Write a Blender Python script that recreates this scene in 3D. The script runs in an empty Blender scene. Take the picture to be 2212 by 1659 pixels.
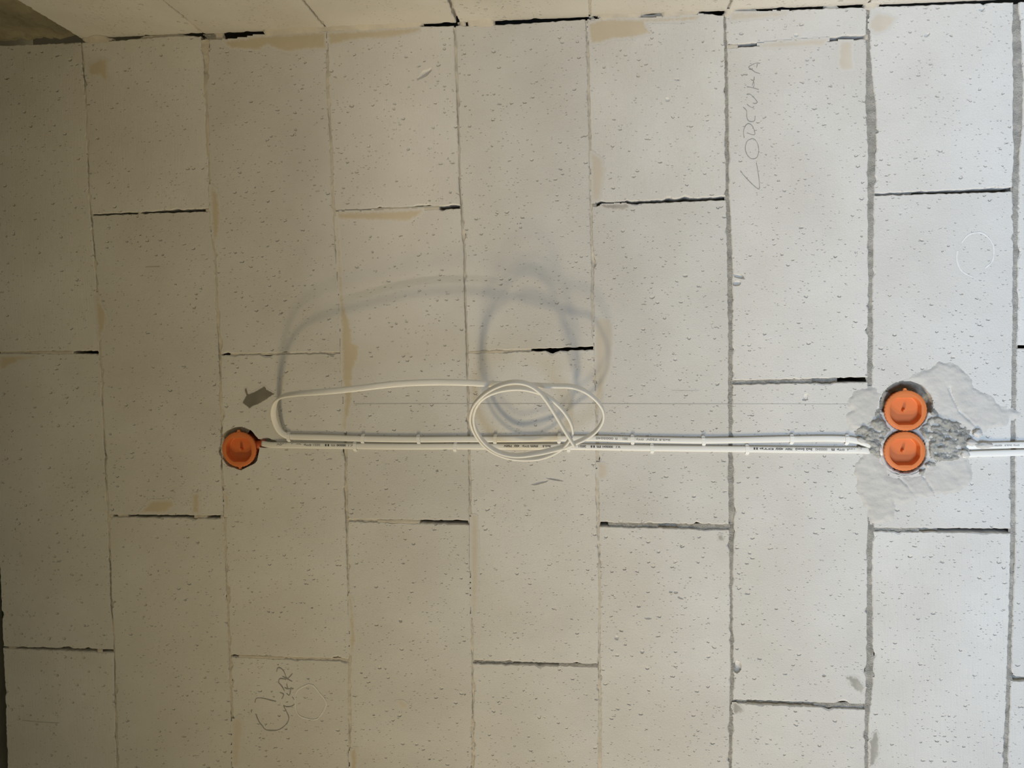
import bpy, bmesh, math, random
import numpy as np
from mathutils import Vector, Matrix, noise
random.seed(7)
scene = bpy.context.scene
C = scene.collection

# ------------------------------------------------------------------ camera
# The photograph was taken with the phone turned a quarter: the picture's left is up (ceiling),
# the picture's top is the room's right-hand wall.  Wall frame: u = towards the floor, v = towards the left,
# w = into the wall.  World: x = -v, y = w, z = Z0 - u.  Main wall face is y = 0, the room lies at y < 0.
W_, H_, F_ = 2212.0, 1659.0, 1662.24
Z0 = 2.62
def _rot(r):
    a = np.linalg.norm(r); k = r / a
    K = np.array([[0, -k[2], k[1]], [k[2], 0, -k[0]], [-k[1], k[0], 0]])
    return np.eye(3) + math.sin(a) * K + (1 - math.cos(a)) * K @ K
R_ = _rot(np.array([0.053840848499, 0.099256140102, -0.018325773131]))
T_ = np.array([-1.034399732731, -0.670040361896, 1.505041887902])
CAM = -R_.T @ T_
def uvw(u, v, w=0.0):
    return Vector((-v, w, Z0 - u))
cam_d = bpy.data.cameras.new('camera'); cam = bpy.data.objects.new('camera', cam_d); C.objects.link(cam)
cam_d.sensor_width = 36.0; cam_d.lens = 36.0 * F_ / W_; cam_d.clip_start = 0.02
ax = [R_[i] for i in range(3)]                      # camera right, down, forward in wall frame
r_ = uvw(*ax[0]) - uvw(0, 0); d_ = uvw(*ax[1]) - uvw(0, 0); f_ = uvw(*ax[2]) - uvw(0, 0)
m = Matrix.Identity(4)
for i in range(3):
    m[i][0] = r_[i]; m[i][1] = -d_[i]; m[i][2] = -f_[i]; m[i][3] = uvw(*CAM)[i]
cam.matrix_world = m
scene.camera = cam

# ------------------------------------------------------------------ light and exposure
vs = scene.view_settings
vs.view_transform = 'Standard'; vs.look = 'None'; vs.gamma = 1.0; vs.use_curve_mapping = False
vs.exposure = 0.0
world = bpy.data.worlds.new('room_ambient'); scene.world = world; world.use_nodes = True
bg = world.node_tree.nodes['Background']
bg.inputs[0].default_value = (1.0, 0.88, 0.53, 1); bg.inputs[1].default_value = 0.31
def area_lamp(name, loc, target, sx, sy, power, col, spread):
    l = bpy.data.lights.new(name, 'AREA'); l.shape = 'RECTANGLE'; l.size = sx; l.size_y = sy
    l.energy = power; l.color = col; l.spread = math.radians(spread)
    o = bpy.data.objects.new(name, l); C.objects.link(o)
    o.location = loc
    o.rotation_euler = (Vector(target) - Vector(loc)).to_track_quat('-Z', 'Y').to_euler()
    return o
# the two narrow sashes of the window far along the left-hand side throw the coil's double shadow;
# a wide cool lamp, added low on the camera side, brightens the wall floorwards
area_lamp('window_sash_light', (-4.37, -2.83, 1.85), (-0.45, 0, 1.02), 0.25, 0.34, 3.8, (1.0, 0.79, 0.45), 42)
area_lamp('window_sash_light', (-4.73, -2.30, 1.85), (-0.45, 0, 1.02), 0.27, 0.36, 2.8, (1.0, 0.80, 0.46), 42)
# narrow lamp added to make the soft bright patch on the wall above the coil
area_lamp('wall_patch_lamp', (-4.50, -2.60, 1.95), (-0.325, 0, 1.755), 0.04, 0.04, 0.045, (1.0, 0.86, 0.66), 5.8)
area_lamp('cool_fill_light', (-2.6, -3.9, 0.80), (-0.60, 0, 0.08), 2.1, 1.5, 15.8, (0.52, 0.715, 1.0), 42)

# ------------------------------------------------------------------ helpers
def ray(px, py):
    d = R_.T @ np.array([(px - W_ / 2) / F_, (py - H_ / 2) / F_, 1.0])
    return d
def uv(px, py, d=0.0):
    """pixel -> wall coordinates where its ray meets the plane d metres in front of the wall"""
    D = ray(px, py); s = (-d - CAM[2]) / D[2]
    q = CAM + D * s
    return float(q[0]), float(q[1])
def P(px, py, d=0.0):
    u, v = uv(px, py, d)
    return uvw(u, v, -d)
def n1(x, s=0.0):
    return noise.noise(Vector((x, s * 7.31, 3.7 + s)))
def interp(pts, x):
    if x <= pts[0][0]: return pts[0][1]
    for a, b in zip(pts, pts[1:]):
        if x <= b[0]:
            t = (x - a[0]) / max(1e-9, b[0] - a[0]); return a[1] + t * (b[1] - a[1])
    return pts[-1][1]

def link(name, me, mat=None, parent=None, smooth=False):
    o = bpy.data.objects.new(name, me); C.objects.link(o)
    if mat: me.materials.append(mat)
    if smooth:
        for p in me.polygons: p.use_smooth = True
    if parent: o.parent = parent
    return o
def mesh_py(name, V, Fc, mat, parent=None, smooth=False, centre=True):
    c = Vector((0, 0, 0))
    if centre:
        for q in V: c += Vector(q)
        c /= len(V)
    me = bpy.data.meshes.new(name)
    me.from_pydata([tuple(Vector(q) - c) for q in V], [], Fc); me.update()
    o = link(name, me, mat, parent, smooth)
    pl = parent.location if parent else Vector((0, 0, 0))
    o.location = c - pl
    return o
def tag(o, label, cat=None, group=None, kind=None):
    o['label'] = label
    if cat: o['category'] = cat
    if group: o['group'] = group
    if kind: o['kind'] = kind
    return o
def empty(name, loc):
    o = bpy.data.objects.new(name, None); o.empty_display_size = 0.03; C.objects.link(o); o.location = loc
    return o

# ------------------------------------------------------------------ materials
def new_mat(name):
    mt = bpy.data.materials.new(name); mt.use_nodes = True
    nt = mt.node_tree; return mt, nt, nt.nodes['Principled BSDF']
def nd(nt, t, **kw):
    n = nt.nodes.new(t)
    for k, v in kw.items(): setattr(n, k, v)
    return n
def simple(name, col, rough=0.6, bump=0.0, bscale=200.0, var=0.0, bdist=0.001, spec=0.5):
    mt, nt, b = new_mat(name)
    b.inputs['Base Color'].default_value = (*col, 1); b.inputs['Roughness'].default_value = rough
    b.inputs['Specular IOR Level'].default_value = spec
    if bump or var:
        tc = nd(nt, 'ShaderNodeTexCoord'); no = nd(nt, 'ShaderNodeTexNoise')
        no.inputs['Scale'].default_value = bscale; no.inputs['Detail'].default_value = 5
        nt.links.new(tc.outputs['Object'], no.inputs['Vector'])
        if bump:
            bp = nd(nt, 'ShaderNodeBump'); bp.inputs['Strength'].default_value = bump; bp.inputs['Distance'].default_value = bdist
            nt.links.new(no.outputs['Fac'], bp.inputs['Height']); nt.links.new(bp.outputs['Normal'], b.inputs['Normal'])
        if var:
            n2 = nd(nt, 'ShaderNodeTexNoise'); n2.inputs['Scale'].default_value = bscale * 0.12; n2.inputs['Detail'].default_value = 4
            nt.links.new(tc.outputs['Object'], n2.inputs['Vector'])
            mr = nd(nt, 'ShaderNodeMapRange'); mr.inputs[1].default_value = 0.3; mr.inputs[2].default_value = 0.7
            mr.inputs[3].default_value = 1 - var; mr.inputs[4].default_value = 1 + var
            nt.links.new(n2.outputs['Fac'], mr.inputs[0])
            mx = nd(nt, 'ShaderNodeVectorMath', operation='SCALE'); mx.inputs[0].default_value = col
            nt.links.new(mr.outputs[0], mx.inputs['Scale']); nt.links.new(mx.outputs[0], b.inputs['Base Color'])
    return mt
def aac_material():
    """autoclaved aerated concrete: off-white, scattered open pores and a fine sawn grain"""
    mt, nt, b = new_mat('aerated_concrete'); L = nt.links.new
    tc = nd(nt, 'ShaderNodeTexCoord'); oi = nd(nt, 'ShaderNodeObjectInfo')
    sc = nd(nt, 'ShaderNodeVectorMath', operation='SCALE'); sc.inputs[0].default_value = (13.7, 5.1, 9.3)
    L(oi.outputs['Random'], sc.inputs['Scale'])
    ad = nd(nt, 'ShaderNodeVectorMath', operation='ADD'); L(tc.outputs['Object'], ad.inputs[0]); L(sc.outputs[0], ad.inputs[1])
    # a little warp so that pores are not round
    wn = nd(nt, 'ShaderNodeTexNoise'); wn.inputs['Scale'].default_value = 160; wn.inputs['Detail'].default_value = 2
    L(ad.outputs[0], wn.inputs['Vector'])
    ws = nd(nt, 'ShaderNodeVectorMath', operation='SCALE'); ws.inputs['Scale'].default_value = 0.005; L(wn.outputs['Color'], ws.inputs[0])
    wa = nd(nt, 'ShaderNodeVectorMath', operation='ADD'); L(ad.outputs[0], wa.inputs[0]); L(ws.outputs[0], wa.inputs[1])
    hs = []
    for scale, rad, keep, depth in ((85.0, 0.34, 0.42, 1.0), (190.0, 0.38, 0.45, 0.55), (34.0, 0.14, 0.40, 1.3)):
        mp = nd(nt, 'ShaderNodeMapping'); mp.inputs['Scale'].default_value = (1.25, 1.0, 0.8); L(wa.outputs[0], mp.inputs['Vector'])
        vo = nd(nt, 'ShaderNodeTexVoronoi'); vo.inputs['Scale'].default_value = scale; L(mp.outputs[0], vo.inputs['Vector'])
        sp = nd(nt, 'ShaderNodeSeparateColor'); L(vo.outputs['Color'], sp.inputs[0])
        # radius varies by cell, many cells have none
        r = nd(nt, 'ShaderNodeMapRange'); r.inputs[1].default_value = 1 - keep; r.inputs[2].default_value = 1.0
        r.inputs[3].default_value = 0.0001; r.inputs[4].default_value = rad; L(sp.outputs[0], r.inputs[0])
        dv = nd(nt, 'ShaderNodeMath', operation='DIVIDE'); L(vo.outputs['Distance'], dv.inputs[0]); L(r.outputs[0], dv.inputs[1])
        mr = nd(nt, 'ShaderNodeMapRange', interpolation_type='SMOOTHSTEP'); mr.inputs[1].default_value = 0.35; mr.inputs[2].default_value = 1.0
        mr.inputs[3].default_value = -depth; mr.inputs[4].default_value = 0.0; L(dv.outputs[0], mr.inputs[0])
        hs.append(mr)
    a1 = nd(nt, 'ShaderNodeMath', operation='ADD'); L(hs[0].outputs[0], a1.inputs[0]); L(hs[1].outputs[0], a1.inputs[1])
    a2 = nd(nt, 'ShaderNodeMath', operation='ADD'); L(a1.outputs[0], a2.inputs[0]); L(hs[2].outputs[0], a2.inputs[1])
    fn = nd(nt, 'ShaderNodeTexNoise'); fn.inputs['Scale'].default_value = 420; fn.inputs['Detail'].default_value = 4; L(ad.outputs[0], fn.inputs['Vector'])
    fm = nd(nt, 'ShaderNodeMath', operation='MULTIPLY'); fm.inputs[1].default_value = 0.30; L(fn.outputs['Fac'], fm.inputs[0])
    a3 = nd(nt, 'ShaderNodeMath', operation='ADD'); L(a2.outputs[0], a3.inputs[0]); L(fm.outputs[0], a3.inputs[1])
    # saw streaks, stronger on some blocks
    sm_ = nd(nt, 'ShaderNodeMapping'); sm_.inputs['Scale'].default_value = (22, 60, 330); L(ad.outputs[0], sm_.inputs['Vector'])
    sn = nd(nt, 'ShaderNodeTexNoise'); sn.inputs['Scale'].default_value = 1.0; sn.inputs['Detail'].default_value = 2; L(sm_.outputs[0], sn.inputs['Vector'])
    sr = nd(nt, 'ShaderNodeMapRange'); sr.inputs[1].default_value = 0.35; sr.inputs[2].default_value = 1.0; sr.inputs[3].default_value = 0.0; sr.inputs[4].default_value = 0.55; L(oi.outputs['Random'], sr.inputs[0])
    st_ = nd(nt, 'ShaderNodeMath', operation='MULTIPLY_ADD'); L(sn.outputs['Fac'], st_.inputs[0]); L(sr.outputs[0], st_.inputs[1]); L(a3.outputs[0], st_.inputs[2]); a3 = st_
    # broad undulation
    bn = nd(nt, 'ShaderNodeTexNoise'); bn.inputs['Scale'].default_value = 14; bn.inputs['Detail'].default_value = 2; L(ad.outputs[0], bn.inputs['Vector'])
    bm_ = nd(nt, 'ShaderNodeMath', operation='MULTIPLY'); bm_.inputs[1].default_value = 0.9; L(bn.outputs['Fac'], bm_.inputs[0])
    a4 = nd(nt, 'ShaderNodeMath', operation='ADD'); L(a3.outputs[0], a4.inputs[0]); L(bm_.outputs[0], a4.inputs[1])
    bp = nd(nt, 'ShaderNodeBump'); bp.inputs['Strength'].default_value = 0.9; bp.inputs['Distance'].default_value = 0.0024
    L(a4.outputs[0], bp.inputs['Height']); L(bp.outputs['Normal'], b.inputs['Normal'])
    # colour: slight patchiness and a per-block tone
    cn = nd(nt, 'ShaderNodeTexNoise'); cn.inputs['Scale'].default_value = 7; cn.inputs['Detail'].default_value = 5; L(ad.outputs[0], cn.inputs['Vector'])
    rp = nd(nt, 'ShaderNodeValToRGB'); e = rp.color_ramp.elements
    e[0].position = 0.32; e[0].color = (0.675, 0.655, 0.625, 1); e[1].position = 0.70; e[1].color = (0.745, 0.735, 0.715, 1)
    L(cn.outputs['Fac'], rp.inputs[0])
    tv = nd(nt, 'ShaderNodeMapRange'); tv.inputs[3].default_value = 0.955; tv.inputs[4].default_value = 1.035; L(oi.outputs['Random'], tv.inputs[0])
    ts = nd(nt, 'ShaderNodeVectorMath', operation='SCALE'); L(rp.outputs[0], ts.inputs[0]); L(tv.outputs[0], ts.inputs['Scale'])
    L(ts.outputs[0], b.inputs['Base Color'])
    b.inputs['Roughness'].default_value = 0.92; b.inputs['Specular IOR Level'].default_value = 0.2
    return mt
M = {}
M['aac'] = aac_material()
M['glue'] = simple('pale_joint_adhesive', (0.62, 0.575, 0.50), 0.9, 0.6, 260, 0.10)
M['grey'] = simple('grey_joint_mortar', (0.39, 0.375, 0.345), 0.95, 1.0, 420, 0.28, 0.003)
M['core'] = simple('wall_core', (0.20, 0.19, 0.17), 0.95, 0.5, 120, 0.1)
M['smear'] = simple('beige_adhesive_film', (0.62, 0.545, 0.42), 0.85, 0.35, 120, 0.05)
M['smear_pale'] = simple('pale_adhesive_film', (0.66, 0.605, 0.525), 0.88, 0.35, 140, 0.05)
M['smear_grey'] = simple('dark_grey_mortar_stain', (0.21, 0.195, 0.165), 0.95, 0.4, 260, 0.15)
M['smudge'] = simple('grey_mortar_smudge', (0.43, 0.415, 0.38), 0.95, 0.4, 260, 0.2)
M['plaster'] = simple('light_grey_plaster', (0.60, 0.58, 0.55), 0.9, 0.7, 150, 0.07, 0.0015)
M['mortar'] = simple('rough_grey_mortar', (0.40, 0.39, 0.36), 0.95, 1.0, 240, 0.22, 0.003)
M['putty'] = simple('olive_grey_putty', (0.33, 0.30, 0.235), 0.95, 0.8, 220, 0.15, 0.002)
M['orange'] = simple('orange_plastic', (0.74, 0.215, 0.065), 0.5, 0.05, 300, 0.0, 0.0003, 0.3)
M['orange_body'] = simple('orange_box_plastic', (0.55, 0.10, 0.025), 0.5)
M['pvc'] = simple('white_pvc_sheath', (0.86, 0.85, 0.815), 0.38, 0.05, 90, 0.0, 0.0006)
M['clip'] = simple('white_nylon', (0.92, 0.915, 0.89), 0.4)
M['pencil'] = simple('pencil_graphite', (0.31, 0.30, 0.29), 0.8, 0, 1)
M['pencil_faint'] = simple('faint_pencil', (0.50, 0.485, 0.455), 0.8)
M['chalk'] = simple('faint_chalk', (0.80, 0.795, 0.78), 0.95)
M['ink'] = simple('cable_print_ink', (0.07, 0.07, 0.08), 0.7)
M['ink_pale'] = simple('faded_print_ink', (0.32, 0.31, 0.31), 0.7)
M['copper'] = simple('copper_core', (0.65, 0.28, 0.12), 0.35)
M['concrete'] = simple('rough_cast_concrete', (0.29, 0.26, 0.18), 0.95, 1.0, 70, 0.3, 0.006)
M['foil'] = simple('dark_green_membrane', (0.01, 0.05, 0.03), 0.6)
M['ceiling'] = simple('ceiling_concrete', (0.33, 0.31, 0.28), 0.95, 0.5, 60, 0.1, 0.004)
M['floor'] = simple('screed', (0.34, 0.31, 0.27), 0.9, 0.4, 60, 0.1, 0.003)

def soften(mt, thr=0.30, amp=0.8, scale=260):
    """thin film that wears off towards its edge (vertex attribute 'cover') in a ragged way, back to the block's own colour"""
    nt = mt.node_tree; L = nt.links.new; b = nt.nodes['Principled BSDF']
    at = nd(nt, 'ShaderNodeAttribute'); at.attribute_name = 'cover'
    tc = nd(nt, 'ShaderNodeTexCoord'); no = nd(nt, 'ShaderNodeTexNoise'); no.inputs['Scale'].default_value = scale; no.inputs['Detail'].default_value = 5
    L(tc.outputs['Object'], no.inputs['Vector'])
    m1 = nd(nt, 'ShaderNodeMath', operation='MULTIPLY_ADD'); L(no.outputs['Fac'], m1.inputs[0]); m1.inputs[1].default_value = amp; L(at.outputs['Fac'], m1.inputs[2])
    mr = nd(nt, 'ShaderNodeMapRange', interpolation_type='SMOOTHSTEP'); mr.inputs[1].default_value = thr + amp * .5 - .10; mr.inputs[2].default_value = thr + amp * .5 + .55
    mr.inputs[3].default_value = 0; mr.inputs[4].default_value = 1; L(m1.outputs[0], mr.inputs[0])
    mx = nd(nt, 'ShaderNodeMix', data_type='RGBA'); L(mr.outputs[0], mx.inputs[0]); mx.inputs[6].default_value = (0.69, 0.672, 0.643, 1)
    src = b.inputs['Base Color'].links[0].from_socket; L(src, mx.inputs[7]); L(mx.outputs[2], b.inputs['Base Color'])
    b.inputs['Roughness'].default_value = 0.92; b.inputs['Specular IOR Level'].default_value = 0.2
for k_ in ('smear', 'smear_pale', 'smear_grey', 'smudge'): soften(M[k_])
M['crack'] = simple('crack_painted_shade', (0.20, 0.18, 0.15), 0.95)  # dark colour stands in for the shade inside the cracks

# ------------------------------------------------------------------ main wall: traced course lines
def poly_uv(pts): return [uv(*p) for p in pts]
LN = {
 0: [(0, 1275), (5, 1400), (9, 1480), (14, 1655)],
 1: [(175,94),(186,228),(189,316),(191,405),(196,461),(203,537),(209,625),(214,726),(216,764),(219,815),(220,845),(225,947),(229,1048),(234,1114),(238,1238),(238,1290),(245,1366),(247,1416),(247,1480),(251,1568),(253,1654)],
 2: [(440,76),(445,137),(443,180),(447,253),(448,304),(452,405),(454,448),(458,511),(465,562),(468,650),(471,714),(474,764),(476,828),(478,883),(478,1023),(481,1048),(485,1116),(487,1238),(490,1264),(494,1366),(496,1421),(498,1480),(501,1568),(502,1657)],
 3: [(703,70),(707,114),(707,177),(711,253),(716,329),(717,415),(720,435),(723,461),(725,537),(730,582),(733,638),(736,714),(737,762),(740,830),(744,900),(747,977),(746,1022),(747,1098),(749,1124),(749,1174),(751,1235),(751,1252),(755,1328),(757,1391),(756,1421),(754,1467),(755,1543),(755,1644)],
 4: [(982,56),(984,111),(987,177),(989,253),(992,329),(993,415),(997,448),(999,486),(1004,549),(1003,613),(1006,688),(1009,757),(1009,815),(1011,845),(1012,934),(1014,997),(1015,1073),(1016,1129),(1016,1225),(1017,1290),(1020,1378),(1020,1429),(1022,1492),(1021,1568),(1021,1657)],
 5: [(1267,46),(1270,101),(1271,177),(1273,253),(1275,329),(1275,405),(1277,443),(1277,511),(1281,575),(1279,638),(1281,714),(1286,752),(1289,909),(1290,997),(1290,1053),(1291,1098),(1292,1134),(1294,1187),(1295,1290),(1295,1366),(1294,1439),(1296,1492),(1296,1581),(1296,1657)],
 6: [(1566,35),(1567,101),(1570,177),(1570,228),(1571,316),(1571,405),(1572,435),(1575,486),(1576,537),(1577,587),(1578,663),(1578,739),(1578,825),(1578,921),(1578,985),(1580,1048),(1580,1124),(1580,1187),(1580,1264),(1580,1340),(1581,1404),(1582,1442),(1580,1512),(1579,1568),(1578,1654)],
 7: [(1876,13),(1875,38),(1876,81),(1877,139),(1880,203),(1884,278),(1884,329),(1882,405),(1881,435),(1881,511),(1881,587),(1880,663),(1881,726),(1879,815),(1880,930),(1880,1048),(1882,1124),(1880,1162),(1878,1225),(1879,1254),(1879,1315),(1879,1391),(1880,1442),(1877,1505),(1874,1530),(1872,1593),(1872,1657)],
 8: [(2195,5),(2197,76),(2200,177),(2199,253),(2196,354),(2194,405),(2194,435),(2195,511),(2193,613),(2194,688),(2192,752),(2191,828),(2191,845),(2189,934),(2189,1022),(2189,1149),(2187,1225),(2186,1264),(2184,1340),(2181,1416),(2180,1480),(2176,1568),(2172,1654)],
}
LINE = {k: sorted([(q[1], q[0]) for q in poly_uv(p)]) for k, p in LN.items()}      # (v, u)
PITCH = 0.243
LINE[9] = [(v, u + PITCH) for v, u in LINE[8]]
LINE[10] = [(v, u + 2 * PITCH) for v, u in LINE[8]]
def line_u(k, v):
    L = LINE[k]
    if v > L[-1][0]:                                     # keep the mean slope below the picture
        s = (L[-1][1] - L[max(0, len(L) - 6)][1]) / (L[-1][0] - L[max(0, len(L) - 6)][0]); return L[-1][1] + 0.3 * s * (v - L[-1][0])
    if v < L[0][0] and k == 0:
        return L[0][1] + (L[-1][1] - L[0][1]) / (L[-1][0] - L[0][0]) * 0.35 * (v - L[0][0])
    return interp(L, v)
# gap widths of the course joints in pixels, by picture row
GAP = {0: [(0, 3)], 1: [(90,3),(460,3),(620,2.5),(760,3),(1100,4),(1290,4),(1400,2.5),(1560,4.5),(1659,5)],
 2: [(80,14),(120,8),(180,3),(240,6),(330,3),(450,2.5),(650,4),(740,6),(800,4),(1100,2.5),(1420,4),(1659,4)],
 3: [(90,4),(420,4),(640,2.5),(760,2.5),(1000,4),(1130,5),(1250,2.5),(1430,4),(1659,4)],
 4: [(50,4),(420,3),(490,5),(560,3),(760,4),(900,3),(1020,4),(1420,2.5),(1659,4)],
 5: [(40,4),(420,3),(600,4),(700,3),(900,3),(1053,5),(1200,2.5),(1420,2.5),(1500,5),(1659,7)],
 6: [(30,4),(230,5),(330,6),(420,4),(470,8),(600,9),(660,10),(720,7),(820,8),(950,6),(1050,10),(1180,8),(1260,4),(1400,5),(1500,6),(1659,5)],
 7: [(0,4),(80,5),(140,6),(203,11),(278,20),(329,15),(405,13),(511,10),(600,9),(663,6),(720,9),(815,8),(1048,10),(1160,12),(1225,7),(1260,10),(1350,10),(1442,14),(1500,10),(1540,6),(1659,6)],
 8: [(0,6),(80,8),(130,16),(330,18),(380,8),(440,13),(520,8),(760,8),(900,8),(1140,9),(1300,7),(1659,8)]}
GAPV = {k: [(uv(1100, y)[1], w / 1130.0) for y, w in g] for k, g in GAP.items()}
def gap(k, v): return interp(GAPV[min(k, 8)], v)
# upper end of the main wall's blocks against the right-hand wall
CORN = sorted([uv(*p) for p in [(0,99),(100,95),(175,91),(235,89),(320,81),(400,76),(430,75),(444,84),(470,88),(480,84),(560,78),(712,66),(800,62),(912,57),(1000,55),(1068,54),(1180,47),(1275,40),(1400,37),(1515,30),(1550,28),(1566,34),(1640,24),(1780,18),(1870,15),(1900,14),(2190,4)]])
def corner_v(u): return interp(CORN, u)
VP = 0.0145                                              # plane of the right-hand wall (v)
_cu = np.array([uv(*p) for p in [(0,91),(175,84),(235,84),(400,69),(712,58),(912,51),(1070,45),(1275,33),(1560,22),(1780,12),(2190,-4)]])
_cf = np.polyfit(_cu[:, 0], _cu[:, 1], 2)
def vpu(u): return float(np.polyval(_cf, max(-0.3, min(2.2, u))))
VEND = 2.05
# head joints: (x0,y0,x1,y1), widths px, states along it (t0,t1,state); o=open, f=flush, g=grey recessed, c=fine crack
HEAD = {
 0: [((0,761,215,761), (3,7), [(0,.3,'c'),(.3,.75,'f'),(.75,1,'o')]), ((3,1399,222,1406), (4,7), [(0,.06,'o'),(.06,.14,'c'),(.14,.94,'o'),(.94,1,'f')])],
 1: [((200,464,452,453), (3,6), [(0,.38,'o'),(.38,.41,'f'),(.41,.97,'o'),(.97,1,'f')]), ((238,1114,484,1117), (5,7), [(0,.03,'f'),(.03,.06,'o'),(.06,.16,'c'),(.16,.72,'o'),(.72,.85,'c'),(.85,.97,'o'),(.97,1,'f')])],
 2: [((481,766,737,762), (3,3), [(0,.06,'o'),(.06,1,'c')]), ((500,1417,755,1426), (4,6), [(0,.05,'o'),(.05,.45,'f'),(.45,1,'c')])],
 3: [((726,455,998,447), (3,7), [(0,.3,'c'),(.3,.82,'f'),(.82,1,'o')]), ((750,1124,1016,1129), (4,9), [(0,.25,'c'),(.25,.6,'f'),(.6,1,'o')])],
 4: [((1012,761,1287,752), (3,7), [(0,.28,'f'),(.28,.5,'c'),(.5,1,'o')]), ((1022,1430,1293,1438), (7,5), [(0,.33,'g'),(.33,.68,'o'),(.68,1,'f')])],
 5: [((1280,441,1571,428), (5,7), [(0,.04,'f'),(.04,1,'o')]), ((1300,1133,1578,1139), (9,11), [(0,.05,'o'),(.05,.45,'g'),(.45,.6,'d'),(.6,1,'g')])],
 6: [((1570,100,1875,79), (6,7), [(0,.09,'f'),(.09,.3,'o'),(.3,.73,'f'),(.73,.98,'o'),(.98,1,'f')]), ((1580,826,1878,820), (8,10), [(0,.6,'g'),(.6,.78,'d'),(.78,1,'o')]), ((1584,1515,1875,1527), (7,11), [(0,.1,'g'),(.1,.6,'d'),(.6,1,'g')])],
 7: [((1882,420,2190,409), (4,9), [(0,.3,'d'),(.3,.98,'o'),(.98,1,'f')]), ((1880,1144,2187,1147), (7,9), [(0,.35,'g'),(.35,.5,'d'),(.5,1,'o')])],
 8: [((2193,749,2480,752), (7,8), [(0,1,'o')]), ((2181,1466,2470,1480), (9,9), [(0,1,'d')])],
}
def head_geo(k, h):
    (x0, y0, x1, y1), (w0, w1), st = h
    a = uv(x0, y0); b = uv(x1, y1)
    return a, b, w0 / 1130.0, w1 / 1130.0, st
HG = {k: [head_geo(k, h) for h in hs] for k, hs in HEAD.items()}
for k in HG:                                             # one more joint below the picture
    a, b, w0, w1, st = HG[k][-1]
    s = (b[1] - a[1]) * 0.5
    HG[k].append(((a[0], a[1] + 0.597), (b[0], b[1] + 0.597 + s), w0, w1, st))
HG[9] = [((a[0] + 2 * PITCH, a[1]), (b[0] + 2 * PITCH, b[1]), w0, w1, st) for a, b, w0, w1, st in HG[7]]

wall = empty('wall_back', uvw(1.0, 0.8, 0.0)); wall['kind'] = 'structure'
tag(wall, 'pale aerated-concrete block wall carrying the cables and orange boxes')
def box_mesh(name, lo, hi, mat, parent=None):
    x0, y0, z0 = lo; x1, y1, z1 = hi
    V = [(x, y, z) for x in (x0, x1) for y in (y0, y1) for z in (z0, z1)]
    Fc = [(0,1,3,2), (4,6,7,5), (0,4,5,1), (2,3,7,6), (0,2,6,4), (1,5,7,3)]
    return mesh_py(name, V, Fc, mat, parent)
BD = 0.17                                               # visible block depth
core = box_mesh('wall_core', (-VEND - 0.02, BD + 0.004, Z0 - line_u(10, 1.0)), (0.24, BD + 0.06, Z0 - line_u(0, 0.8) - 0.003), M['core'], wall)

blocks = []
def build_block(poly, seed, depth=BD, proud=0.0, frame=None, mat=None, parent=None, tilt=(0, 0), jit=0.0013, cham=0.0017):
    """poly: (u,v) outline; edges are resampled and roughened, rim chamfered; frame maps (u,v,w) to world"""
    frame = frame or uvw
    out = []
    n = len(poly)
    for i in range(n):
        a = Vector(poly[i]); b = Vector(poly[(i + 1) % n]); L = (b - a).length
        k = max(1, int(L / 0.0045))
        for j in range(k): out.append(a.lerp(b, j / k))
    cen = sum(out, Vector((0, 0))) / len(out)
    N = len(out)
    def normal(i):
        t = (out[(i + 1) % N] - out[i - 1]); t = Vector((t.y, -t.x))
        if t.length < 1e-9: return Vector((0, 0))
        t.normalize()
        return t
    # orientation
    ar = sum(out[i].x * out[(i + 1) % N].y - out[(i + 1) % N].x * out[i].y for i in range(N))
    sg = -1.0 if ar > 0 else 1.0                         # make normals point inwards
    ring_o, ring_i = [], []
    for i in range(N):
        nm = normal(i) * sg
        p = out[i]
        e = noise.fractal(Vector((p.x * 150, p.y * 150, seed * 3.1)), 0.8, 2.0, 3) * jit
        c = noise.noise(Vector((p.x * 30, p.y * 30, seed * 1.7)))
        chip = max(0.0, noise.noise(Vector((p.x * 55, p.y * 55, 40 + seed))) - 0.26) * 0.013
        o = p + nm * (e + chip * 0.6)
        q = p + nm * (e + chip + cham * (0.7 + 0.8 * max(0, c)))
        ring_o.append(o); ring_i.append(q)
    def W(p, w):
        dy = (p.x - cen.x) * tilt[0] + (p.y - cen.y) * tilt[1]
        return frame(p.x, p.y, w - proud + (dy if w < depth * 0.5 else 0))
    V = [W(p, 0.0) for p in ring_i] + [W(p, cham * 0.9) for p in ring_o] + [W(p, depth) for p in ring_o]
    Fc = [tuple(range(N))]
    for i in range(N):
        j = (i + 1) % N
        Fc.append((i, N + i, N + j, j)); Fc.append((N + i, 2 * N + i, 2 * N + j, N + j))
    Fc.append(tuple(range(3 * N - 1, 2 * N - 1, -1)))
    o = mesh_py('block', V, Fc, mat or M['aac'], parent)
    bm = bmesh.new(); bm.from_mesh(o.data); bmesh.ops.recalc_face_normals(bm, faces=bm.faces); bm.to_mesh(o.data); bm.free()
    return o

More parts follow.
